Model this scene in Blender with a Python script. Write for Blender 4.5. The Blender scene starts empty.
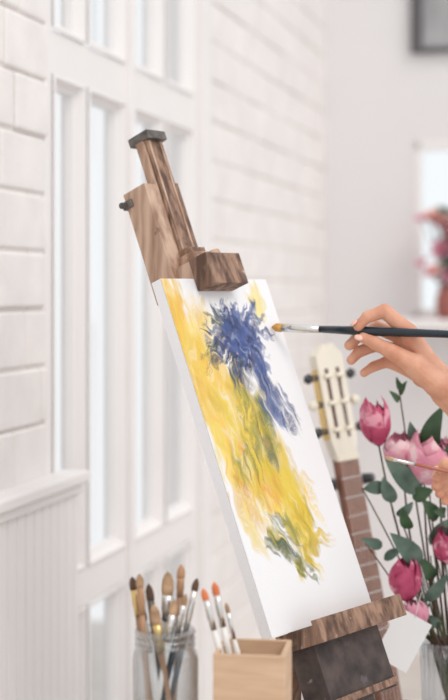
import bpy, math, random
import numpy as np
from mathutils import Vector, Matrix
random.seed(7); rng=np.random.default_rng(5)
sc=bpy.context.scene
sc.view_settings.view_transform='Standard'
sc.view_settings.look='None'
EYE=1.30; F=1500.0
V=Vector
# ------------------------------------------------------------------ materials
def newmat(name):
    m=bpy.data.materials.new(name); m.use_nodes=True
    nt=m.node_tree; b=nt.nodes['Principled BSDF']
    return m,nt,b
def mat(name,col,rough=0.6,metal=0.0,var=0.0,scale=20,bump=0.0,bscale=60,sss=0.0,col2=None,stretch=(1,1,1),coat=0,spots=None,rot=(0,0,0),edge=(.35,.65)):
    m,nt,b=newmat(name)
    b.inputs['Roughness'].default_value=rough; b.inputs['Metallic'].default_value=metal
    b.inputs['Base Color'].default_value=(*col,1)
    if coat: b.inputs['Coat Weight'].default_value=coat
    tc=nt.nodes.new('ShaderNodeTexCoord'); mp=nt.nodes.new('ShaderNodeMapping')
    mp.inputs['Scale'].default_value=stretch; mp.inputs['Rotation'].default_value=rot
    nt.links.new(tc.outputs['Object'],mp.inputs[0])
    if var>0 or col2:
        n=nt.nodes.new('ShaderNodeTexNoise'); n.inputs['Scale'].default_value=scale; n.inputs['Detail'].default_value=6
        nt.links.new(mp.outputs[0],n.inputs[0])
        r=nt.nodes.new('ShaderNodeValToRGB')
        c2=col2 if col2 else tuple(c*(1-var) for c in col)
        r.color_ramp.elements[0].position=edge[0]; r.color_ramp.elements[1].position=edge[1]
        r.color_ramp.elements[0].color=(*c2,1); r.color_ramp.elements[1].color=(*col,1)
        nt.links.new(n.outputs[0],r.inputs[0]); last=r.outputs[0]
        if spots:
            for (sc_,th,cc) in spots:
                v=nt.nodes.new('ShaderNodeTexNoise'); v.inputs['Scale'].default_value=sc_; v.inputs['Detail'].default_value=3
                nt.links.new(tc.outputs['Object'],v.inputs[0])
                rr=nt.nodes.new('ShaderNodeValToRGB'); rr.color_ramp.elements[0].position=th; rr.color_ramp.elements[1].position=th+.08
                rr.color_ramp.elements[0].color=(0,0,0,1); rr.color_ramp.elements[1].color=(1,1,1,1)
                nt.links.new(v.outputs[0],rr.inputs[0])
                mx=nt.nodes.new('ShaderNodeMixRGB'); mx.inputs[2].default_value=(*cc,1)
                nt.links.new(rr.outputs[0],mx.inputs[0]); nt.links.new(last,mx.inputs[1]); last=mx.outputs[0]
        nt.links.new(last,b.inputs['Base Color'])
    if bump>0:
        n2=nt.nodes.new('ShaderNodeTexNoise'); n2.inputs['Scale'].default_value=bscale; n2.inputs['Detail'].default_value=4
        nt.links.new(mp.outputs[0],n2.inputs[0])
        bp=nt.nodes.new('ShaderNodeBump'); bp.inputs['Strength'].default_value=bump; bp.inputs['Distance'].default_value=.004
        nt.links.new(n2.outputs[0],bp.inputs['Height']); nt.links.new(bp.outputs[0],b.inputs['Normal'])
    if sss>0:
        b.inputs['Subsurface Weight'].default_value=sss
        b.inputs['Subsurface Radius'].default_value=(.01,.004,.002); b.inputs['Subsurface Scale'].default_value=.5
    return m
def glassmat(name,tint=(.97,.99,1),blend=.25):
    m=bpy.data.materials.new(name); m.use_nodes=True; nt=m.node_tree; nt.nodes.clear()
    o=nt.nodes.new('ShaderNodeOutputMaterial'); mx=nt.nodes.new('ShaderNodeMixShader')
    t=nt.nodes.new('ShaderNodeBsdfTransparent'); t.inputs[0].default_value=(*tint,1)
    g=nt.nodes.new('ShaderNodeBsdfGlossy'); g.inputs['Roughness'].default_value=.03
    lw=nt.nodes.new('ShaderNodeLayerWeight'); lw.inputs['Blend'].default_value=blend
    nt.links.new(lw.outputs['Facing'],mx.inputs[0]); nt.links.new(t.outputs[0],mx.inputs[1]); nt.links.new(g.outputs[0],mx.inputs[2])
    nt.links.new(mx.outputs[0],o.inputs[0]); return m
M={}
M['paintwhite']=mat('white_gloss_paint',(.88,.85,.84),.45,var=.02,scale=6)
M['brick']=mat('white_painted_brick',(.88,.84,.82),.75,var=.08,scale=9,bump=.8,bscale=24)
M['mortar']=mat('painted_mortar',(.78,.735,.71),.85,bump=.3,bscale=50)
M['plaster']=mat('plaster',(.80,.78,.785),.8,var=.02,scale=2,bump=.1)
M['floor']=mat('pale_floorboards',(.65,.60,.56),.5,var=.2,scale=3,stretch=(1,8,1))
M['canvas']=mat('canvas_cloth',(.88,.88,.90),.8,bump=.25,bscale=500)
GR_=(1.3,1.3,.14); RT=(0.0,math.radians(18),0)
M['wood']=mat('weathered_wood',(.37,.225,.155),.7,scale=60,col2=(.10,.052,.035),stretch=GR_,rot=RT,bump=.6,bscale=100,spots=[(34,.60,(.17,.10,.07)),(80,.69,(.52,.42,.35)),(45,.70,(.07,.045,.045))],edge=(.38,.64))
M['woodl']=mat('pale_worn_wood',(.60,.42,.31),.7,scale=54,col2=(.29,.165,.11),stretch=GR_,rot=RT,bump=.5,bscale=100,spots=[(44,.66,(.18,.10,.07)),(90,.70,(.70,.60,.52))],edge=(.34,.62))
M['woodd']=mat('paint_stained_wood',(.105,.075,.065),.65,scale=26,col2=(.03,.022,.022),bump=.6,bscale=60,spots=[(22,.62,(.13,.11,.125)),(50,.70,(.26,.19,.15)),(36,.70,(.06,.07,.11))])
M['pine']=mat('pine_box_wood',(.70,.49,.325),.55,scale=14,col2=(.58,.38,.245),stretch=(1,1,7))
M['table']=mat('table_top',(.70,.64,.58),.5,var=.15,scale=8,stretch=(6,1,1))
M['metal']=mat('dark_steel',(.20,.18,.165),.5,.6,var=.5,scale=90)
M['silver']=mat('ferrule_silver',(.75,.74,.72),.25,1.0)
M['gold']=mat('brass',(.75,.55,.25),.3,1.0)
M['black']=mat('black_lacquer',(.012,.014,.018),.25,coat=.5)
M['bluehandle']=mat('navy_handle',(.006,.018,.030),.3,coat=.3)
M['bristle']=mat('hog_bristle',(.58,.38,.24),.8,scale=60,col2=(.30,.18,.10))
M['bristled']=mat('sable_bristle',(.13,.07,.045),.8,var=.4,scale=60)
M['orange']=mat('orange_paint_bristle',(.78,.22,.08),.6,var=.2,scale=80)
M['yellowp']=mat('ochre_paint_bristle',(.78,.45,.10),.5,scale=160,col2=(.42,.15,.06))
M['hwood']=mat('varnished_handle',(.46,.25,.13),.35,coat=.3,var=.2)
M['hred']=mat('red_handle',(.42,.13,.08),.35,coat=.3)
M['hwhite']=mat('white_handle',(.85,.83,.80),.4)
M['skin']=mat('skin',(.76,.41,.28),.5,scale=30,col2=(.64,.29,.185),sss=.10,bump=.2,bscale=150)
M['nail']=mat('fingernail',(.88,.55,.46),.25,coat=.4)
M['sleeve']=mat('linen_sleeve',(.75,.74,.72),.85,bump=.3,bscale=300)
M['cream']=mat('maple_headstock',(.86,.80,.68),.4,var=.08,scale=12,coat=.2)
M['rose']=mat('rosewood',(.14,.06,.04),.45,var=.4,scale=30,stretch=(3,3,.5))
M['neck']=mat('mahogany',(.27,.115,.07),.4,var=.3,scale=20,stretch=(3,3,.5))
M['spruce']=mat('spruce_top',(.70,.45,.22),.35,var=.15,scale=10,stretch=(6,1,1))
M['ivory']=mat('ivory_plastic',(.84,.78,.64),.35)
M['pink']=mat('magenta_petal',(.62,.10,.21),.55,scale=40,col2=(.40,.03,.10),sss=.05,spots=[(34,.56,(.80,.36,.46))],edge=(.3,.7))
M['pink2']=mat('pale_pink_petal',(.86,.44,.54),.55,scale=30,col2=(.70,.20,.33),sss=.05,spots=[(24,.54,(.92,.67,.71))],edge=(.3,.7))
M['leaf']=mat('green_leaf',(.06,.13,.055),.45,scale=25,col2=(.022,.055,.028))
M['leafg']=mat('sage_leaf',(.17,.25,.20),.55,scale=25,col2=(.065,.12,.09))
M['stem']=mat('stem',(.08,.085,.035),.6,scale=30,col2=(.10,.045,.035))
M['card']=mat('white_card',(.90,.90,.90),.7)
M['glass']=glassmat('clear_glass',(.955,.97,.98),.42)
M['pane']=glassmat('window_glass',(.97,.985,.99),blend=.1)
M['frame']=mat('charcoal_frame',(.10,.095,.10),.5)
M['print']=mat('grey_print',(.45,.45,.46),.7,var=.3,scale=6)
M['redf']=mat('red_blossom',(.60,.16,.13),.7,scale=20,col2=(.82,.52,.46))
M['terra']=mat('dark_red_pot',(.34,.11,.09),.5)
# ------------------------------------------------------------------ builder
class B:
    def __init__(s): s.v=[];s.f=[];s.m=[];s.sm=[];s.mats=[]
    def mi(s,k):
        if k not in s.mats: s.mats.append(k)
        return s.mats.index(k)
    def add(s,vs,fs,k,smooth=False):
        o=len(s.v); s.v+= [tuple(v) for v in vs]; i=s.mi(k)
        for f in fs: s.f.append([o+a for a in f]); s.m.append(i); s.sm.append(smooth)
    def box(s,fr,a,b,c,k):
        O,A,Bv,C=fr
        vs=[O+A*x+Bv*y+C*z for x in a for y in b for z in c]
        fs=[(0,1,3,2),(4,6,7,5),(0,4,5,1),(2,3,7,6),(0,2,6,4),(1,5,7,3)]
        if A.cross(Bv).dot(C)<0: fs=[f[::-1] for f in fs]
        s.add(vs,fs,k)
    def tube(s,pts,rads,k,seg=12,sq=1.0,side=None):
        pts=[V(p) for p in pts]; n=len(pts); vs=[];fs=[]
        if not hasattr(rads,'__len__'): rads=[rads]*n
        up=None
        for i,p in enumerate(pts):
            t=(pts[min(i+1,n-1)]-pts[max(i-1,0)]).normalized()
            if up is None:
                up=side if side else (V((0,0,1)) if abs(t.z)<.9 else V((1,0,0)))
            x=(up-t*up.dot(t)).normalized(); up=x; y=t.cross(x)
            for j in range(seg):
                a=2*math.pi*j/seg; vs.append(p+x*(math.cos(a)*rads[i])+y*(math.sin(a)*rads[i]*sq))
        for i in range(n-1):
            for j in range(seg):
                j2=(j+1)%seg; fs.append((i*seg+j,i*seg+j2,(i+1)*seg+j2,(i+1)*seg+j))
        fs.append(tuple(range(seg))[::-1]); fs.append(tuple((n-1)*seg+j for j in range(seg)))
        s.add(vs,fs,k,True)
    def lathe(s,c,prof,k,seg=32,rib=0,nrib=12):
        vs=[];fs=[]; c=V(c); n=len(prof)
        for r,z in prof:
            for j in range(seg):
                a=2*math.pi*j/seg; rr=r*(1+rib*math.cos(a*nrib)); vs.append(c+V((rr*math.cos(a),rr*math.sin(a),z)))
        for i in range(n-1):
            for j in range(seg):
                j2=(j+1)%seg; fs.append((i*seg+j,i*seg+j2,(i+1)*seg+j2,(i+1)*seg+j))
        s.add(vs,fs,k,True)
    def ball(s,c,r,k,seg=12,rings=8,sc=(1,1,1),rot=None):
        vs=[];fs=[];c=V(c)
        for i in range(rings+1):
            th=math.pi*i/rings
            for j in range(seg):
                a=2*math.pi*j/seg; p=V((math.sin(th)*math.cos(a)*sc[0],math.sin(th)*math.sin(a)*sc[1],math.cos(th)*sc[2]))*r
                if rot: p=rot@p
                vs.append(c+p)
        for i in range(rings):
            for j in range(seg):
                j2=(j+1)%seg; fs.append((i*seg+j,(i+1)*seg+j,(i+1)*seg+j2,i*seg+j2))
        s.add(vs,fs,k,True)
    def leaf(s,b,t,w,k,nrm=V((0,-1,.3)),bend=.15,nu=4,nv=9):
        b=V(b);t=V(t);d=t-b;L=d.length;d.normalize()
        n=(nrm-d*nrm.dot(d)).normalized(); x=d.cross(n); vs=[];fs=[]
        for i in range(nv+1):
            v=i/nv; ww=w*.5*(math.sin(math.pi*min(1,v**.75))**.8 if 0<v<1 else 0.02)
            for j in range(nu+1):
                u=j/nu*2-1
                vs.append(b+d*(L*v)+x*(u*ww)+n*(bend*L*math.sin(math.pi*v)+abs(u)*ww*.35+.03*ww*math.sin(9*v+u)))
        for i in range(nv):
            for j in range(nu):
                q=i*(nu+1)+j; fs.append((q,q+1,q+nu+2,q+nu+1))
        s.add(vs,fs,k,True)
    def petal(s,b,ax,ang,L,prof,span,k,nu=6,nv=10):
        b=V(b);ax=V(ax).normalized(); r=V((1,0,0)) if abs(ax.x)<.9 else V((0,1,0))
        x=(r-ax*r.dot(ax)).normalized(); y=ax.cross(x); vs=[];fs=[]
        for i in range(nv+1):
            v=i/nv; R,h=prof(v); sp=span*(1-max(0,(v-.55)/.45)**2.2*.93)*(.45+.55*min(1,v*2.5))
            for j in range(nu+1):
                u=j/nu*2-1; a=ang+u*sp
                rr=R*(1+.06*u*u); vs.append(b+x*(rr*math.cos(a))+y*(rr*math.sin(a))+ax*(h-.06*L*u*u*v))
        for i in range(nv):
            for j in range(nu):
                q=i*(nu+1)+j; fs.append((q,q+1,q+nu+2,q+nu+1))
        s.add(vs,fs,k,True)
    def obj(s,name,bevel=0,parent=None,seg=2):
        me=bpy.data.meshes.new(name); me.from_pydata(s.v,[],s.f); me.update()
        for k in s.mats: me.materials.append(M[k])
        me.polygons.foreach_set('material_index',s.m); me.polygons.foreach_set('use_smooth',s.sm)
        o=bpy.data.objects.new(name,me); sc.collection.objects.link(o)
        if bevel:
            md=o.modifiers.new('bevel','BEVEL'); md.width=bevel; md.segments=seg; md.limit_method='ANGLE'; md.angle_limit=math.radians(40)
        if parent: o.parent=parent
        return o
XYZ=(V((0,0,0)),V((1,0,0)),V((0,1,0)),V((0,0,1)))
def elev(d):
    """elevation drawing standing at distance d: 1 drawing unit = d/1500 m, drawing origin on the eye line"""
    k=d/F
    return lambda x,y,dy=0.0: V(((x-224)*k, d+dy, EYE+(290-y)*k))
# ------------------------------------------------------------------ room
TW=0.25067
we=V((TW,1,0)).normalized(); wn=V((we.y,-we.x,0)); LW=math.sqrt(1+TW*TW)
WF=(V((-1,0,0)),we*LW,V((0,0,1)),wn)       # a = world Y reached along the wall, b = height, c = out of wall
b=B(); b.box(WF,(-1.0,2.62),(0,3.0),(-.16,0.0),'mortar'); b.box(WF,(3.80,5.60),(0,3.0),(-.16,0.0),'mortar')
b.box(WF,(2.62,3.80),(2.56,3.0),(-.16,0.0),'mortar')
b.box(WF,(2.62,2.70),(0,2.56),(-.10,0.0),'mortar')
def bricks(b,y0,y1,z0,z1,c0,c1,L=.23,h=.102):
    z=z0; row=0
    while z<z1-.01:
        y=y0-(.5*L if row%2 else 0)+random.uniform(-.02,0)
        while y<y1-.003:
            l=L*random.uniform(.88,1.1)
            a0=max(y,y0)+.002; a1=min(y+l,y1)-.002
            if a1-a0>.014:
                j=random.uniform(-.0025,.0025)
                b.box(WF,(a0,a1),(z+.002+random.uniform(0,.002),min(z+h,z1)-.002-random.uniform(0,.002)),(c0,c1+j),'brick')
            y+=l
        z+=h; row+=1
bricks(b,1.2,2.70,.96,3.0,-.01,.008)
bricks(b,3.80,5.45,.0,3.0,-.01,.005)
b.obj('wall_left',bevel=.0065,seg=3)
b=B()
y=1.2
while y<2.77:
    b.box(WF,(y+.0012,min(y+.038,2.785)-.0012),(0,.94),(-.01,.034),'paintwhite'); y+=.038
b.box(WF,(1.2,2.785),(0,.94),(-.02,.029),'paintwhite')
b.box(WF,(1.2,2.790),(0,.14),(0,.046),'paintwhite')
b.obj('trim_1',bevel=.003)
b=B(); b.box(WF,(1.2,2.785),(.945,.968),(0,.056),'paintwhite'); b.box(WF,(1.2,2.785),(.925,.947),(0,.044),'paintwhite')
b.obj('trim_2',bevel=.006,seg=3)
def leafdoor(name,y0,y1,cols,rows,zt=2.5):
    b=B(); th=(-.045,0)
    ys=[y0]+[q for c in cols for q in c]+[y1]
    for i in range(0,len(ys),2): b.box(WF,(ys[i],ys[i+1]),(.01,zt),th,'paintwhite')
    zs=[.01]+[q for c in rows for q in c]+[zt]
    for c in cols:
        for i in range(0,len(zs),2): b.box(WF,c,(zs[i],zs[i+1]),th,'paintwhite')
        for r in rows:
            O,A,Bv,C=WF
            def ring(a0,a1,z0,z1,cc): return [O+A*a0+Bv*z0+C*cc,O+A*a1+Bv*z0+C*cc,O+A*a1+Bv*z1+C*cc,O+A*a0+Bv*z1+C*cc]
            i1=.006;i2=.015;i3=.021
            seq=[ring(c[0],c[1],r[0],r[1],.004),ring(c[0]+i1,c[1]-i1,r[0]+i1,r[1]-i1,.006),ring(c[0]+i2,c[1]-i2,r[0]+i2,r[1]-i2,-.012),ring(c[0]+i3,c[1]-i3,r[0]+i3,r[1]-i3,-.014),ring(c[0]+i3,c[1]-i3,r[0]+i3,r[1]-i3,-.032)]
            vs=[p for q in seq for p in q]; fs=[]
            for q in range(4):
                for j in range(4): fs.append((q*4+j,q*4+(j+1)%4,q*4+4+(j+1)%4,q*4+4+j))
            b.add(vs,fs,'paintwhite')
            g=ring(c[0]+.018,c[1]-.018,r[0]+.018,r[1]-.018,-.026); b.add(g,[(0,1,2,3)],'pane')
    return b.obj(name)
rows=[(.12,.69),(.76,1.695),(1.775,2.42)]
leafdoor('door_1',2.70,3.178,[(2.735,2.902),(2.922,3.155)],rows)
leafdoor('door_2',3.182,3.72,[(3.207,3.422),(3.447,3.680)],rows)
b=B(); b.box(WF,(3.72,3.80),(0,2.56),(-.10,.018),'paintwhite'); b.box(WF,(2.70,3.72),(2.505,2.57),(-.10,.018),'paintwhite')
b.box(WF,(3.168,3.194),(.01,2.5),(-.01,.010),'paintwhite')
b.obj('trim_3',bevel=.004)
be=V((we.y,-we.x,0)); cn=WF[0]+we*LW*5.45
bn=-we
BF=(V((cn.x,cn.y,0)),be,V((0,0,1)),bn)
b=B()
w0,w1,z0,z1=.325,1.25,1.20,1.83
b.box(BF,(-.2,w0),(0,3.0),(-.15,0),'plaster'); b.box(BF,(w1,4.0),(0,3.0),(-.15,0),'plaster')
b.box(BF,(w0,w1),(0,z0),(-.15,0),'plaster'); b.box(BF,(w0,w1),(z1,3.0),(-.15,0),'plaster')
b.obj('wall_back')
b=B()
for a,bb in (((w0,w0+.025),(z0,z1)),((w1-.03,w1),(z0,z1)),((w0,w1),(z1-.03,z1)),((w0,w1),(z0,z0+.03)),((.77,.80),(z0,z1))):
    b.box(BF,a,bb,(-.04,.004),'paintwhite')
b.box(BF,(w0+.02,w1-.02),(z0+.02,z1-.02),(-.025,-.021),'pane')
b.obj('window_1',bevel=.003)
b=B(); b.box(BF,(w0-.04,w1+.04),(z0-.035,z0),(-.02,.25),'paintwhite'); b.obj('trim_4',bevel=.005)
b=B(); b.box(BF,(.02,4.0),(0,.14),(0,.018),'paintwhite'); b.obj('baseboard_back',bevel=.004)
b=B(); b.box(XYZ,(-1.6,4.5),(-.8,5.9),(-.05,0),'floor'); b.obj('floor')
b=B(); p0,p1,q0,q1=.315,.95,2.145,2.85
for a,bb in (((p0,p0+.040),(q0,q1)),((p1-.045,p1),(q0,q1)),((p0+.04,p1-.045),(q0,q0+.018)),((p0+.04,p1-.045),(q1-.045,q1))):
    b.box(BF,a,bb,(.0,.03),'frame')
b.box(BF,(p0+.03,p1-.03),(q0+.015,q1-.03),(0,.012),'print')
b.obj('framed_picture',bevel=.003)
b=B(); c=BF[0]+be*.46+bn*.14
b.lathe((c.x,c.y,z0),[(0,0),(.035,0),(.045,.04),(.042,.08),(.032,.10),(.038,.115),(.033,.115),(.03,.10),(0,.09)],'terra')
for i in range(64):
    a=random.uniform(0,6.28); r=random.uniform(0,.095); z=random.uniform(.12,.36)
    p=V((c.x+r*math.cos(a),c.y+r*math.sin(a)*.7,z0+z))
    b.tube([(c.x,c.y,z0+.1),p],.0018,'stem',6)
    if i%3==2: b.leaf(p,p+V((random.uniform(-.04,.04),random.uniform(-.03,.0),random.uniform(-.03,.05))),.035,'leafg')
    else:
        fk='redf' if i%3==0 else 'pink2'
        for q in range(6): b.petal(p,V((math.cos(a)*.5,math.sin(a)*.4-.3,1)),q*1.047,.035,lambda v:(.004+.026*v,.03*v*(1.3-.5*v)),.8,fk,4,5)
b.obj('red_flower_bouquet')
# ------------------------------------------------------------------ canvas + easel frame of reference
ph=math.radians(22); r=V((.61,.79,0)).normalized(); nh=V((.79,-.61,0)).normalized()
u=(V((0,0,1))*math.cos(ph)-nh*math.sin(ph)); n=(nh*math.cos(ph)+V((0,0,1))*math.sin(ph))
B0=V((.064,2.0,.836)); EF=(B0,r,u,n)
CW,CH=.252,.518
NX,NY=240,500
ga,gb=np.meshgrid(np.linspace(0,1,NX+1),np.linspace(0,1,NY+1))
PA=ga*CW; PB=gb*CH
img=np.ones((NY+1,NX+1,3))*np.array([.84,.84,.86])
def pc(x,y):
    uu=.5
    for _ in range(6):
        v=((638-32*uu)-y)/(359-33*uu); uu=(x-272+112*v)/(100+6*v)
    return np.array([uu*CW,v*CH])
def lin(c): 
    c=np.array(c)/255.; return np.where(c<=.04045,c/12.92,((c+.055)/1.055)**2.4)*.86
def noise(fx,fy,nn=14):
    z=np.zeros_like(PA)
    for _ in range(nn):
        ax_=rng.normal(0,fx); ay_=rng.normal(0,fy); z+=np.sin(PA*ax_+PB*ay_+rng.uniform(0,6.28))
    return z/math.sqrt(nn)
N1=noise(120,60); N2=noise(400,90); N3=noise(900,160,26)
NB1=noise(150,150,20); NB2=noise(420,420,30); WX=noise(160,120,20)*.0045; WY=noise(160,120,20)*.0045
def wash(x,y,rx,ry,col,al=.6,soft=.35,blot=0):
    global img
    c0=pc(x,y); dx=PA-c0[0]; dy=PB-c0[1]
    q=np.sqrt((dx/rx)**2+(dy/ry)**2)+(.16*N1+.12*N2)*(1-blot)+(.22*NB1+.20*NB2)*blot
    m=np.clip((1-q)/soft,0,1); m=m*m*(3-2*m)*al*np.clip(.88+.16*(N3*(1-blot)+NB2*blot),0,1)
    c=lin(col); img=img*(1-m[...,None])+(c[None,None,:]*(1+.07*N2[...,None]))*m[...,None]
def stroke(p0,p1,w,col,al=.9,dry=.35,jit=.08,taper=0,nb_=22,warp=1.0):
    global img
    a=pc(*p0); bb=pc(*p1); d=bb-a; L=np.hypot(*d)+1e-6; d/=L; nn=np.array([-d[1],d[0]])
    X_=PA-a[0]+WX*warp; Y_=PB-a[1]+WY*warp
    s_=(X_*d[0]+Y_*d[1])/L; t=(X_*nn[0]+Y_*nn[1])
    t=t+.25*w*np.sin(s_*3.4+rng.uniform(0,6)); ww=w*.5*(1-taper*np.clip(s_,0,1)); tt=t/ww
    br=rng.uniform(0,1,nb_+4); ends=rng.uniform(0,.32,nb_+4); st=rng.uniform(-.05,.16,nb_+4)
    idx=np.clip((tt+1)*nb_/2,0,nb_-.001); i0=idx.astype(int); fr=idx-i0; fr=fr*fr*(3-2*fr)
    brv=br[i0]*(1-fr)+br[i0+1]*fr; ev=ends[i0]*(1-fr)+ends[i0+1]*fr; sv=st[i0]*(1-fr)+st[i0+1]*fr
    m=np.clip((1-np.abs(tt))*3,0,1)*np.clip((s_-sv)*8,0,1)*np.clip((1-ev-s_)*5,0,1)
    m*=np.clip(1-dry*np.clip((brv-.5)*4,0,1)*(.4+s_)-dry*.5*np.clip(NB2-.4,0,1),0,1)*al
    c=lin(col)*(1+rng.uniform(-jit,jit)); cc=c[None,None,:]*(1+.12*(brv[...,None]-.5))
    img=img*(1-m[...,None])+cc*m[...,None]
def fan(x0,x1,y0,y1,dx,dy,w,cols,nn,al=.6,dry=.4,j=.3,sx=4):
    for _ in range(nn):
        x=random.uniform(x0,x1); y=random.uniform(y0,y1); k=random.uniform(1-j,1+j)
        stroke((x,y),(x+dx*k+random.uniform(-sx,sx),y+dy*k),w*random.uniform(.6,1.3),random.choice(cols),al*random.uniform(.6,1),dry)
WH=[(240,240,236),(248,246,238)]
YL=[(250,214,104),(247,204,84),(252,226,130),(241,196,76)]
YM=[(237,208,72),(228,196,58),(244,216,92),(214,182,60)]
GR=[(140,146,72),(112,124,78),(164,162,72),(92,108,84)]
BLU=[(62,80,138),(46,60,112),(86,106,164),(66,92,156),(36,46,92)]
for (x,y,rx,ry) in [(172,302,.026,.055),(184,335,.034,.06),(198,372,.040,.06),(212,410,.042,.06),(228,445,.044,.06),(246,470,.046,.055),(268,495,.046,.05),(288,515,.040,.036),(300,535,.030,.03)]:
    wash(x,y,rx,ry,random.choice(YL),.9,.35)
for (x,y,rx,ry) in [(240,400,.030,.05),(256,430,.032,.05),(272,462,.032,.05),(286,495,.030,.04),(300,525,.026,.03),(312,548,.016,.02)]:
    wash(x,y,rx,ry,random.choice(YM),.8,.35)
wash(256,298,.018,.026,(250,230,140),.8,.5); wash(214,330,.02,.04,(250,230,150),.5,.5)
for i in range(20):
    t=i/19; stroke((163+84*t+random.uniform(-3,6),284+235*t),(186+88*t,345+225*t),.034,random.choice(YL),.55,.45)
fan(168,198,283,320,18,80,.028,YL,14); fan(246,262,290,298,12,36,.020,[(250,228,130),(252,238,165)],6,.7)
fan(190,220,300,390,22,70,.026,YL,20,sx=10); fan(205,236,370,450,22,60,.026,YL+YM,20,sx=10)
fan(228,262,380,450,20,58,.024,YM,26,sx=10); fan(244,284,430,490,20,48,.022,YM,26,sx=10)
fan(266,298,460,510,20,44,.018,YM,22,sx=10); fan(282,306,490,538,16,32,.014,YM,18,.8,sx=8)
fan(296,310,520,550,14,26,.012,YM,12,.85); fan(240,262,490,520,16,40,.012,YL,8,.7,.7)
fan(262,275,520,535,18,30,.010,YL,6,.8); fan(292,314,556,564,10,24,.010,YM,8,.85)
fan(300,318,536,548,22,-2,.008,YM+GR[:1],8,.8,.7); fan(296,306,470,500,22,30,.010,YL,8,.8,.7)
for (x,y) in [(188,330),(200,392),(222,440),(250,470),(276,490),(236,410),(262,450),(206,350),(290,520)]:
    wash(x+random.uniform(-5,5),y,.016,.028,random.choice([(253,238,170),(238,186,84),(250,226,120)]),.55,.6,.6)
fan(190,225,310,420,12,34,.010,[(255,242,205),(240,182,96),(250,206,112)],18,.45,.6,sx=8)
fan(225,268,430,500,14,32,.008,[(240,182,74),(251,240,180),(234,168,68),(244,146,66)],18,.5,.6,sx=8)
fan(160,178,284,320,14,50,.010,[(238,178,88),(243,190,94)],10,.55,.5)
fan(206,240,380,470,16,36,.006,WH,8,.5,.8,sx=8); fan(268,296,470,530,16,26,.005,WH,6,.5,.8)
fan(250,264,372,440,16,46,.013,GR,18,.55,.5,sx=7); fan(230,244,376,460,14,46,.009,GR,12,.5,.6,sx=7)
for (x,y) in [(262,420),(274,540),(300,566),(246,400),(254,436)]: wash(x,y,.012,.020,random.choice(GR),.6,.5,.6)
fan(264,288,514,548,20,26,.012,GR,16,.65,.5,sx=8); fan(262,284,536,554,22,18,.006,[(76,88,96),(96,112,68),(66,78,72)],12,.75,.5,sx=6)
fan(292,308,558,572,12,14,.007,GR+[(92,106,108)],12,.8); fan(284,304,500,540,14,26,.007,GR,8,.45,.6)
fan(238,256,400,460,14,40,.006,[(108,118,58),(86,100,64)],12,.55,.6)
fan(246,260,350,376,24,54,.012,BLU,18,.8,.5,sx=7); fan(258,274,376,406,22,38,.009,[(108,126,176),(84,104,154),(62,82,140)],16,.75,.6,sx=7)
fan(230,243,346,372,8,44,.010,BLU+GR,14,.7,.5,sx=6); fan(278,292,400,424,14,24,.005,BLU,12,.7,.6)
fan(248,260,345,372,14,44,.006,[(140,154,196),(170,182,210)],8,.5,.6)
wash(239,338,.044,.046,(62,80,138),.92,.22,1.0); wash(226,334,.028,.026,(48,62,106),.8,.3,1.0); wash(254,354,.026,.040,(70,94,156),.8,.3,1.0)
for i in range(70):
    a=random.uniform(0,6.28); R=random.uniform(12,36)*(1.15 if math.cos(a)<-.3 else 1)
    if math.cos(a)>.55: R*=.78
    cx,cy=238+random.uniform(-16,16),338+random.uniform(-18,22)
    aa=a+random.uniform(-.7,.7)
    stroke((cx,cy),(cx+R*math.cos(aa),cy+R*.9*math.sin(aa)),random.uniform(.008,.018),random.choice(BLU),.7,.5,taper=.5,nb_=10,warp=1.6)
for i in range(26):
    a=random.uniform(0,6.28); cx,cy=238+20*math.cos(a),338+20*math.sin(a)
    stroke((cx,cy),(cx+22*math.cos(a),cy+22*math.sin(a)),.006,random.choice(BLU),.85,.4,taper=.7,nb_=6,warp=1.4)
for i in range(10): wash(238+random.uniform(-22,18),338+random.uniform(-22,24),.010,.010,random.choice(BLU+[(120,140,190),(60,78,80)]),.7,.5,1.0)
fan(212,230,314,334,-12,-5,.007,[(48,60,82),(84,98,104),(68,84,72)],12,.8,.5)
fan(224,254,310,356,10,14,.005,[(132,150,200),(110,130,184),(176,188,214)],16,.6,.5,sx=10)
fan(206,224,336,364,-6,12,.007,[(64,84,86),(88,110,88),(60,70,66)],10,.7,.5)
fan(226,244,352,378,4,20,.006,[(44,64,62),(70,88,58),(36,48,84)],14,.7,.4)
b=B()
vs=[B0+r*float(PA[j,i])+u*float(PB[j,i]) for j in range(NY+1) for i in range(NX+1)]
fs=[(j*(NX+1)+i,j*(NX+1)+i+1,(j+1)*(NX+1)+i+1,(j+1)*(NX+1)+i) for j in range(NY) for i in range(NX)]
m,nt,pb=newmat('oil_painting'); pb.inputs['Roughness'].default_value=.6
at=nt.nodes.new('ShaderNodeAttribute'); at.attribute_name='paint'; nt.links.new(at.outputs['Color'],pb.inputs['Base Color'])
tc=nt.nodes.new('ShaderNodeTexCoord'); nz=nt.nodes.new('ShaderNodeTexNoise'); nz.inputs['Scale'].default_value=350
bp=nt.nodes.new('ShaderNodeBump'); bp.inputs['Strength'].default_value=.3; bp.inputs['Distance'].default_value=.001
nt.links.new(tc.outputs['Object'],nz.inputs[0]); nt.links.new(nz.outputs[0],bp.inputs['Height']); nt.links.new(bp.outputs[0],pb.inputs['Normal'])
M['painting']=m
b.add(vs,fs,'painting',True)
b.box(EF,(0,CW),(0,CH),(-.018,-.0006),'canvas')
o=b.obj('canvas_painting')
ca=o.data.color_attributes.new('paint','FLOAT_COLOR','POINT')
arr=np.ones((len(o.data.vertices),4)); arr[:(NX+1)*(NY+1),:3]=np.clip(img,0,1).reshape(-1,3); ca.data.foreach_set('color',arr.ravel())
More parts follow.
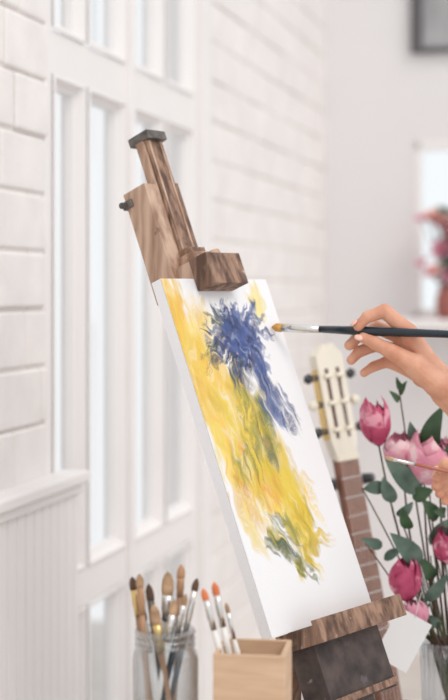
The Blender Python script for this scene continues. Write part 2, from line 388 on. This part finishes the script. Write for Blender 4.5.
# easel -----------------------------------------------------------
b=B()
b.box(EF,(.100,.138),(-.95,.762),(-.048,-.026),'wood')
b.box(EF,(.094,.100),(.30,.755),(-.044,-.030),'woodl')
b.box(EF,(.104,.108),(.56,.756),(-.0262,-.0245),'woodl'); b.box(EF,(.130,.134),(.56,.756),(-.0262,-.0245),'woodl')
b.box(EF,(.098,.142),(.756,.770),(-.058,-.018),'metal')
b.box(EF,(.068,.096),(.505,.684),(-.074,-.030),'woodl')
b.box(EF,(.074,.150),(.30,.668),(-.062,-.050),'wood')
b.box(EF,(.140,.153),(-.1,.690),(-.050,-.032),'wood')
b.box(EF,(.064,.099),(.660,.672),(-.079,-.060),'metal')
b.tube([B0+r*.066+u*.666-n*.074,B0+r*.056+u*.666-n*.074],.005,'metal')
b.box(EF,(.078,.150),(.5186,.546),(-.050,.003),'woodl')
b.box(EF,(.074,.156),(.498,.546),(.001,.034),'wood')
b.box(EF,(.090,.145),(.546,.562),(-.046,.002),'woodl')
b.box(EF,(.098,.138),(.562,.574),(-.040,-.010),'wood')
b.tube([B0+r*.118+u*.546+n*.018,B0+r*.118+u*.556+n*.018],[.010,.008],'woodl')
b.box(EF,(.045,.262),(-.026,-.0008),(-.030,.036),'wood')
b.box(EF,(.045,.262),(-.026,.006),(.036,.046),'wood')
b.box(EF,(.060,.222),(-.115,-.026),(-.026,.018),'woodd')
b.box(EF,(.075,.165),(-.20,-.115),(-.026,.014),'woodd')
b.box(EF,(.064,.218),(-.112,-.102),(.018,.024),'wood')
p=B0+r*.117-u*.02-n*.06
b.tube([p,V((.10,2.50,.012))],.014,'wood',4)
foot=B0+r*.117-u*.90-n*.03
b.tube([foot-r*.28+V((0,0,-.012)),foot+r*.28+V((0,0,-.012))],.016,'wood',4)
for sgn in (-1,1):
    b.tube([B0+r*(.117+sgn*.03)-u*.22-n*.04,foot+r*.26*sgn],.012,'wood',4)
b.obj('wooden_easel',bevel=.002)
# ------------------------------------------------------------------ side table with jar and box
b=B(); b.box(XYZ,(-.33,.105),(1.56,1.975),(.712,.74),'table')
for x in (-.31,.045):
    for y in (1.59,1.915): b.box(XYZ,(x,x+.04),(y,y+.04),(0,.712),'table')
b.box(XYZ,(-.30,.06),(1.60,1.62),(.64,.712),'table'); b.box(XYZ,(-.30,.06),(1.92,1.94),(.64,.712),'table')
b.obj('side_table',bevel=.003)
jc=V((-.071,1.82,.74))
b=B(); R=.040
b.lathe(jc,[(0,.001),(R*.9,.001),(R,.008),(R,.112),(R*.96,.121),(R*.87,.127),(R*.87,.144),(R*.92,.147),(R*.88,.150),(R*.80,.148),(R*.80,.128),(R*.9,.120),(R*.94,.112),(R*.94,.010),(0,.006)],'glass',48)
for z in (.131,.138,.146): 
    pr=[(R*.885+.0018*math.cos(t),z+.0018*math.sin(t)) for t in np.linspace(0,6.28,9)]
    b.lathe(jc,pr,'glass',48)
b.obj('glass_jar')
def brush(name,tail,tip,fer,tuft,kh,kb,rh=.0035,rf=.004,flat=.6,fl=.03,kf='silver'):
    b=B(); tail=V(tail);tip=V(tip); d=(tip-tail); L=d.length; d.normalize()
    h1=L-tuft-fl
    pts=[tail+d*(h1*t) for t in (0,.02,.2,.5,.8,1)]; b.tube(pts,[rh*.35,rh*.6,rh*.8,rh,rh*1.25,rf*.85],kh,12)
    b.tube([tail+d*(h1-.003),tail+d*(h1+fl*.3),tail+d*(h1+fl*.35),tail+d*(h1+fl*.7),tail+d*(h1+fl)],[rf*.95,rf*.95,rf*1.08,rf,rf*1.02],kf,14)
    s0=tail+d*(h1+fl-.002); T=tuft+.002
    b.tube([s0,s0+d*T*.3,s0+d*T*.65,s0+d*T*.9,s0+d*T],[rf*.95,rf*1.15,rf*1.05,rf*.6,rf*.12],kb,12,sq=flat)
    for q in range(14):
        a=random.uniform(0,6.28); o=V((math.cos(a),0,math.sin(a)))*rf*.8
        b.tube([s0+o*.8,s0+d*T*.6+o,s0+d*T*random.uniform(.85,1.02)+o*.35],[.0005,.0006,.0002],kb,4)
    return b.obj(name)
E=elev(1.82)
for (tx,ty,tdy),(bx,by,bdy),tuft,kh,kb,rf,fl,kf in [
  ((132,577,.0),(158,750,.01),.016,'hwood','bristled',.0044,.030,'gold'),
  ((140,572,-.012),(152,750,-.012),.016,'hwood','bristle',.0046,.030,'hwood'),
  ((148,586,.012),(170,750,.0),.020,'black','bristled',.0044,.045,'metal'),
  ((168,573,.006),(162,750,.014),.028,'hwhite','bristle',.0066,.028,'silver'),
  ((181,567,.016),(172,750,.004),.016,'hwood','hwood',.0046,.020,'hwood'),
  ((197,578,-.004),(160,750,-.004),.015,'black','bristled',.0038,.050,'silver'),
  ((186,592,-.014),(152,748,.010),.014,'bluehandle','bristle',.0036,.035,'silver'),
  ((154,602,-.016),(178,750,-.010),.024,'hwood','bristle',.0058,.030,'gold'),
  ((175,598,-.010),(150,750,-.016),.018,'hwhite','bristle',.0048,.030,'silver'),
  ((142,606,-.006),(168,750,-.016),.016,'hwhite','bristled',.0038,.036,'silver')]:
    brush('paintbrush',E(bx,by,bdy),E(tx,ty,tdy),0,tuft,kh,kb,rh=.0030,rf=rf,fl=fl,kf=kf)
b=B(); bo=V((.035,1.80,.74)); ang=math.radians(-8)
ax=V((math.cos(ang),math.sin(ang),0)); ay=V((-math.sin(ang),math.cos(ang),0)); XF=(bo,ax,ay,V((0,0,1)))
hw=.0425; t=.006; H=.132
b.box(XF,(-hw,hw),(-hw,-hw+t),(0,H),'pine'); b.box(XF,(-hw,hw),(hw-t,hw),(0,H),'pine')
b.box(XF,(-hw,-hw+t),(-hw+t,hw-t),(0,H),'pine'); b.box(XF,(hw-t,hw),(-hw+t,hw-t),(0,H),'pine'); b.box(XF,(-hw+t,hw-t),(-hw+t,hw-t),(0,t),'pine')
b.obj('wooden_box',bevel=.0012)
E=elev(1.80)
brush('paintbrush',E(244,740,.0),E(203,588,-.005),0,.014,'hwhite','orange',rf=.0038,fl=.034)
brush('paintbrush',E(246,740,.012),E(214,583,.005),0,.016,'hwhite','orange',rf=.0040,fl=.036)
brush('paintbrush',E(256,740,.02),E(226,606,.018),0,.012,'hwhite','bristle',rf=.0026,fl=.03)
# ------------------------------------------------------------------ guitar + stand
E=elev(2.66); gt=E(325,337); gb_=E(346,457)
gu=(gt-gb_).normalized(); gu=(gu+V((0,.10,0))).normalized()
gx=V((.76,.65,0)); gx=(gx-gu*gx.dot(gu)).normalized(); gn=gx.cross(gu)
if gn.y>0: gn=-gn
GF=(gb_,gx,gu,gn)
b=B()
def slab(F_,outline,c0,c1,k):
    O,A,Bv,C=F_; nn=len(outline)
    vs=[O+A*x+Bv*y+C*c0 for x,y in outline]+[O+A*x+Bv*y+C*c1 for x,y in outline]
    fs=[tuple(range(nn))[::-1],tuple(range(nn,2*nn))]+[(i,(i+1)%nn,nn+(i+1)%nn,nn+i) for i in range(nn)]
    b.add(vs,fs,k)
hs=.205
slab(GF,[(-.024,0),(.024,0),(.032,.03),(.033,hs-.02),(.022,hs-.012),(.012,hs),(0,hs-.006),(-.012,hs),(-.022,hs-.012),(-.033,hs-.02),(-.032,.03)],-.014,.004,'cream')
for sx in (-1,1):
    slab(GF,[(sx*.010,.035),(sx*.018,.035),(sx*.018,hs-.045),(sx*.010,hs-.045)],.0035,.0048,'rose')
    for q in range(3):
        y=.050+q*.048
        b.tube([gb_+gx*sx*.006+gu*y+gn*.006,gb_+gx*sx*.024+gu*y+gn*.006],.0045,'ivory',12)
        b.tube([gb_+gx*sx*.030+gu*y-gn*.004,gb_+gx*sx*.050+gu*y-gn*.004],.0025,'gold',8)
        b.tube([gb_+gx*sx*.033+gu*y-gn*.004,gb_+gx*sx*.038+gu*y-gn*.004],.006,'metal',12)
        b.tube([gb_+gx*sx*.044+gu*y-gn*.004,gb_+gx*sx*.053+gu*y-gn*.004,gb_+gx*sx*.062+gu*y-gn*.004],[.006,.010,.006],'black' if q!=1 else 'ivory',12,sq=.6)
    b.box(GF,((.030,.036) if sx>0 else (-.036,-.030)),(.035,hs-.045),(-.012,.0),'gold')
b.box(GF,(-.026,.026),(-.006,.004),(-.004,.007),'ivory')
NL=.435
b.box(GF,(-.026,.026),(-NL,-.004),(-.006,.004),'neck')
b.tube([gb_+gu*.0-gn*.009,gb_-gu*NL-gn*.009],[.023,.026],'neck',16,sq=.55,side=gx)
for q in range(1,13):
    y=-.65*(1-2**(-q/12.)); b.box(GF,(-.026,.026),(y-.0008,y+.0008),(.004,.0050),'silver')
for q in range(6):
    x=-.0205+q*.0082; b.tube([gb_+gx*x+gu*.0+gn*.0075,gb_+gx*x*1.3-gu*(NL+.34)+gn*.009],.0005,'hwhite',5)
    sx=-1 if q<3 else 1; yy=.050+(q if q<3 else 5-q)*.048
    b.tube([gb_+gx*x+gu*.0+gn*.0075,gb_+gx*(sx*.014)+gu*yy+gn*.010],.0005,'hwhite',5)
out=[]; BL_=.455
for i in range(64):
    a=2*math.pi*i/64; yy=math.cos(a); s_=(1-yy)/2
    wdt=.14+.045*s_-.052*math.exp(-((s_-.42)/.13)**2)
    out.append((wdt*math.copysign(abs(math.sin(a))**.72,math.sin(a)),-NL-BL_*s_))
slab(GF,out,-.095,-.002,'rose'); slab(GF,[(x*.99,-NL-.002+(y+NL)*.992) for x,y in out],-.002,.0,'spruce')
cc=[(.042*math.cos(t),-NL-.15+.042*math.sin(t)) for t in np.linspace(0,6.2,28)]; slab(GF,cc,0,.0008,'black')
b.box(GF,(-.028,.028),(-NL-.10,-NL),(-.002,.004),'rose'); b.box(GF,(-.09,.09),(-NL-.355,-NL-.325),(0,.008),'rose')
b.obj('classical_guitar',bevel=.0012)
b=B()
yk=gb_-gu*.045-gn*.036
sb=gb_-gu*(NL+BL_+.016)-gn*.05
b.tube([yk,yk-gn*.09,V((yk.x-.02,yk.y+.24,.03))],.010,'black')
b.tube([yk-gx*.050+gn*.04,yk-gx*.048,yk+gx*.048,yk+gx*.052+gn*.04],[.0085,.0115,.0115,.0085],'black')
ft=V((yk.x-.02,yk.y+.24,.20))
for sx in (-1,1):
    b.tube([ft,sb+gx*.11*sx-gn*.07-gu*.0,sb+gx*.11*sx+gn*.07],.009,'black')
    b.tube([ft,V((sb.x+.22*sx,sb.y+.02,.010))],.010,'black')
b.tube([ft,V((ft.x,ft.y+.2,.010))],.010,'black')
b.obj('guitar_stand')
# ------------------------------------------------------------------ flowers, vase, stool
E=elev(2.40)
vx=E(447,640); st_top=.575
b=B(); b.lathe((vx.x,2.40,0),[(0,st_top-.03),(.10,st_top-.03),(.105,st_top-.02),(.105,st_top-.005),(.10,st_top),(0,st_top)],'paintwhite',40)
for q in range(3):
    a=q*2.094+.4; b.tube([(vx.x+.06*math.cos(a),2.4+.06*math.sin(a),st_top-.03),(vx.x+.11*math.cos(a),2.4+.11*math.sin(a),0)],[.014,.011],'paintwhite')
b.obj('round_stool')
b=B(); hv=vx.z-st_top
b.lathe((vx.x,2.40,st_top),[(0,.001),(.034,.001),(.036,.01),(.040,hv*.6),(.043,hv),(.040,hv),(.037,hv*.6),(.033,.012),(0,.010)],'glass',96,rib=.03,nrib=20)
b.obj('ribbed_glass_vase')
mouth=V((vx.x,2.40,vx.z))
def bud(b,base,top,R,k,n1=4,open_=0.0):
    base=V(base);top=V(top);ax=top-base;L=ax.length
    for ring,(rr,nn,off) in enumerate(((1.0,n1,0),(.82,n1,.8),(.55,3,.3))):
        for q in range(nn):
            jj=random.uniform(.88,1.08)
            def prof(v,rr=rr,ring=ring,q=q,jj=jj):
                base_r=R*rr*(math.sin(math.pi*min(1,.08+v*.80))**.75)
                return (base_r*(1-open_)+open_*R*(.25+1.5*v-.35*v*v)*rr*jj, L*v*jj*(1-.04*((q+ring)%3))*(1-.25*open_*v*(ring==0)))
            b.petal(base,ax,off+q*2*math.pi/nn+random.uniform(-.12,.12),L,prof,1.0 if nn>3 else 1.2,k)
    d=ax.normalized()
    b.ball(base+d*.002,.006,'leaf')
    for q in range(3):
        a=q*2.1; b.leaf(base,base+d*L*.35+V((math.cos(a)*R*.9,math.sin(a)*R*.9,0)),.010,'leaf',bend=-.1)
b=B()
bud(b,E(379,444,.0),E(370,397,-.01),.026,'pink',4,.16); bud(b,E(405,597,-.02),E(401,553,-.03),.027,'pink',4,.14)
bud(b,E(450,562,-.01),E(441,526,-.02),.024,'pink',4,.1); bud(b,E(416,622,-.03),E(409,594,-.035),.022,'pink2')
bud(b,E(424,482,-.005),E(432,432,-.02),.041,'pink2',5,.35); bud(b,E(404,468,.01),E(397,434,-.005),.028,'pink2',4,.28)
bud(b,E(450,484,.03),E(456,436,.02),.038,'pink2',5,.3)
bud(b,E(470,540,.0),E(478,500,.0),.024,'pink'); bud(b,E(480,600,-.02),E(492,566,-.02),.024,'pink')
def stem(p,bow=(0,0),r_=.0019,dy=0,mo=0):
    e=V(p); m=mouth+V((mo,random.uniform(-.02,.02),-.004))
    foot_=V((vx.x-mo*.6,2.40+random.uniform(-.02,.02),st_top+.014))
    c1=m.lerp(e,.45)+V((bow[0],0,bow[1])); pts=[foot_]
    for i in range(11):
        t=i/10; pts.append((m*(1-t)**2+c1*2*t*(1-t)+e*t*t))
    b.tube(pts,[r_*1.25]+[r_*1.25-(r_*.5)*i/10 for i in range(11)],'stem',8)
stem(E(379,446),(-.02,-.01),mo=-.014); stem(E(405,598,-.02),(-.01,0),mo=-.02); stem(E(450,563,-.01),mo=.008); stem(E(416,623,-.03),mo=-.025)
stem(E(424,480,-.005),(-.018,0),mo=-.006); stem(E(404,470,.01),(-.02,0),mo=-.018); stem(E(450,486,.03),(.0,0),mo=.01)
stem(E(470,541),(.01,0),mo=.02); stem(E(480,601,-.02),(.01,0),mo=.025)
stem(E(398,378,.01),(-.004,.0),r_=.0015,mo=-.010); stem(E(440,408,.0),(-.01,0),mo=.004); stem(E(362,488,.0),(.03,-.03),r_=.0014,mo=-.022); stem(E(362,538,-.01),(.02,-.02),r_=.0014,mo=-.024)
for x in (402,408,414,418,428,436,444,432,424,440): stem(E(x,random.uniform(470,560),random.uniform(-.02,.03)),(random.uniform(-.015,.015),0),r_=random.uniform(.0013,.002),mo=(x-430)*.0008)
for (x0,y0,x1,y1,w,kk) in [(428,455,441,405,.034,'leaf'),(420,492,384,458,.036,'leafg'),(386,487,363,489,.022,'leafg'),(394,502,382,476,.024,'leafg'),
    (382,546,360,537,.018,'leafg'),(420,562,388,530,.032,'leafg'),(402,390,394,376,.011,'leaf'),(400,395,406,380,.010,'leaf'),(398,402,388,390,.011,'leaf'),
    (440,470,452,430,.028,'leaf'),(424,600,446,572,.022,'leafg'),(410,528,400,505,.020,'leaf'),(436,520,420,498,.024,'leaf'),(430,545,448,520,.026,'leafg'),
    (408,610,428,600,.020,'leaf'),(440,625,424,612,.020,'leafg'),(396,515,412,500,.018,'leafg'),(384,560,402,548,.016,'leafg'),(412,498,432,488,.024,'leaf'),(418,582,404,572,.018,'leafg'),
    (392,458,402,440,.016,'leaf'),(416,440,408,420,.018,'leafg'),(432,580,420,556,.022,'leaf'),(444,512,430,508,.018,'leaf')]:
    dy=random.uniform(-.04,.01)
    b.leaf(E(x0,y0,dy*.4),E(x1,y1,dy),w,kk,nrm=V((random.uniform(-.5,.5),-1,random.uniform(-.2,.6))))
b.obj('pink_magnolia_bouquet')
E2=elev(2.33); b=B()
c0=E2(403,640); cx_=V((.86,.05,-.50)).normalized(); cy_=V((.48,.1,.85)); cy_=(cy_-cx_*cy_.dot(cx_)).normalized(); cz=cx_.cross(cy_)
b.box((c0,cx_,cy_,cz),(-.029,.029),(-.042,.042),(-.0005,.0005),'card')
b.tube([c0+cy_*.038,E2(418,606),E2(424,596,.03)],.0006,'hwhite',6)
b.obj('gift_card')
# ------------------------------------------------------------------ hands
def hand(name,E,chains,nails,vox=.0014,sleeve=None,fat=1.0):
    b=B()
    for ch in chains:
        pts=[(E(*p[:3]),p[3]*fat) for p in ch]
        for i,(p,r_) in enumerate(pts):
            b.ball(p,r_,'skin',16,10)
            if i+1<len(pts):
                q,r2=pts[i+1]; b.tube([p.lerp(q,t) for t in (0,.25,.5,.75,1)],[r_,(r_*.75+r2*.25)*.955,(r_+r2)*.5*.93,(r_*.25+r2*.75)*.955,r2],'skin',16)
    o=b.obj(name)
    md=o.modifiers.new('remesh','REMESH'); md.mode='VOXEL'; md.voxel_size=vox; md.use_smooth_shade=True
    s_=o.modifiers.new('smooth','SMOOTH'); s_.iterations=4; s_.factor=.5
    nb=B()
    for (c,ax,nr,sz) in nails:
        p=E(*c); ax=V(ax).normalized(); nr=V(nr); nr=(nr-ax*nr.dot(ax)).normalized(); y=nr.cross(ax)
        rot=Matrix((ax,y,nr)).transposed()
        nb.ball(p,sz,'nail',12,8,sc=(1.25,.85,.28),rot=rot)
    if nails: nb.obj('fingernails',parent=o)
    if sleeve:
        sb_=B(); sb_.tube([E(*p[:3]) for p in sleeve],[p[3] for p in sleeve],'sleeve',24); sb_.obj('sleeve',parent=o)
    return o
E=elev(2.20)
W1=(450,391,.018,.028)
hand('right_hand',E,[
 [W1,(430,364,.012,.017),(410,333,.006,.0138),(385,311,.006,.0112),(368,317,.008,.0096),(359,326,.011,.0080)],
 [W1,(432,370,.022,.015),(411,341,.026,.0130),(380,328,.036,.0106),(361,337,.036,.0094),(351,346,.030,.0079)],
 [W1,(434,378,.032,.015),(413,356,.036,.0130),(379,346,.042,.0104),(361,353,.037,.0092),(353,361,.030,.0074)],
 [W1,(436,386,.038,.014),(416,373,.044,.0118),(391,363,.046,.0094),(376,368,.039,.0082),(366,374,.032,.0066)],
 [W1,(436,383,-.002,.0205),(414,365,-.010,.0175),(390,351,-.006,.0120),(375,343,.002,.0104),(364,338,.010,.0082)],
 [(430,364,.012,.015),(434,376,.030,.015),(414,352,.032,.013),(410,340,.012,.0140)],
 [(436,383,-.002,.0185),(424,377,.016,.0165),(416,367,.034,.0140)],
 [W1,(470,411,.020,.0305),(520,450,.02,.036),(600,500,.02,.042),(660,540,.02,.045)]],
 [((359,337.5,.0038),(-1,.2,.25),(-.15,-1,.45),.0056),((354,323,.006),(-.75,.2,-.6),(-.6,-.5,.6),.0052)],
 sleeve=[(560,474,.02,.047),(600,500,.02,.051),(670,546,.02,.057)])
tip=B0+r*.222+u*.438+n*.0035
b0=V((.47,2.100,1.232))
brush('paintbrush',b0,tip,0,.018,'bluehandle','yellowp',rh=.0058,rf=.0060,fl=.056,flat=.75)
E=elev(2.06)
W2=(486,470,.01,.024)
hand('left_hand',E,[
 [W2,(470,470,-.004,.015),(455,464,-.010,.0125),(445,464,-.008,.0096),(439,469,-.004,.0076)],
 [W2,(472,474,.008,.013),(458,470,.014,.0110),(443,472,.010,.0092),(438,478,.004,.0074)],
 [W2,(472,480,.016,.013),(458,480,.020,.0106),(442,482,.016,.0088),(437,487,.008,.0070)],
 [W2,(474,486,.022,.012),(460,489,.026,.0100),(445,490,.022,.0082),(441,495,.014,.0068)],
 [W2,(476,490,.026,.011),(464,497,.030,.0090),(451,499,.026,.0074),(447,503,.018,.0060)],
 [(470,470,-.004,.013),(474,480,.014,.014),(476,488,.022,.012)],
 [W2,(520,480,.01,.026),(600,500,.01,.034),(680,530,.01,.040)]],
 [((435,468,-.010),(-1,0,-.5),(-.2,-1,.3),.0044)],
 sleeve=[(590,497,.01,.040),(640,515,.01,.044),(700,537,.01,.050)])
brush('paintbrush',E(520,487,-.006),E(383,456,-.02),0,.012,'hred','bristle',rh=.0020,rf=.0026,fl=.028)
# ------------------------------------------------------------------ light
w=bpy.data.worlds.new('overcast_daylight'); sc.world=w; w.use_nodes=True
bg=w.node_tree.nodes['Background']; bg.inputs[0].default_value=(.965,.982,1,1); bg.inputs[1].default_value=1.02
def sun(name,st,ang,d,col):
    l=bpy.data.lights.new(name,'SUN'); l.energy=st; l.angle=math.radians(ang); l.color=col
    o=bpy.data.objects.new(name,l); sc.collection.objects.link(o); o.rotation_euler=V(d).to_track_quat('-Z','Y').to_euler()
sun('sun_fill',1.0,30,(-.50,.60,-.75),(1,.92,.85))  # warm fill added from behind the camera to brighten the fronts
# camera
cam=bpy.data.cameras.new('camera'); co=bpy.data.objects.new('camera',cam); sc.collection.objects.link(co); sc.camera=co
co.location=(0,0,EYE); co.rotation_euler=(math.radians(90),0,0)
cam.sensor_width=36; cam.sensor_fit='AUTO'; cam.lens=36*F/700; cam.shift_y=-60/700; cam.clip_start=.05
cam.dof.use_dof=True; cam.dof.focus_distance=2.10; cam.dof.aperture_fstop=2.8
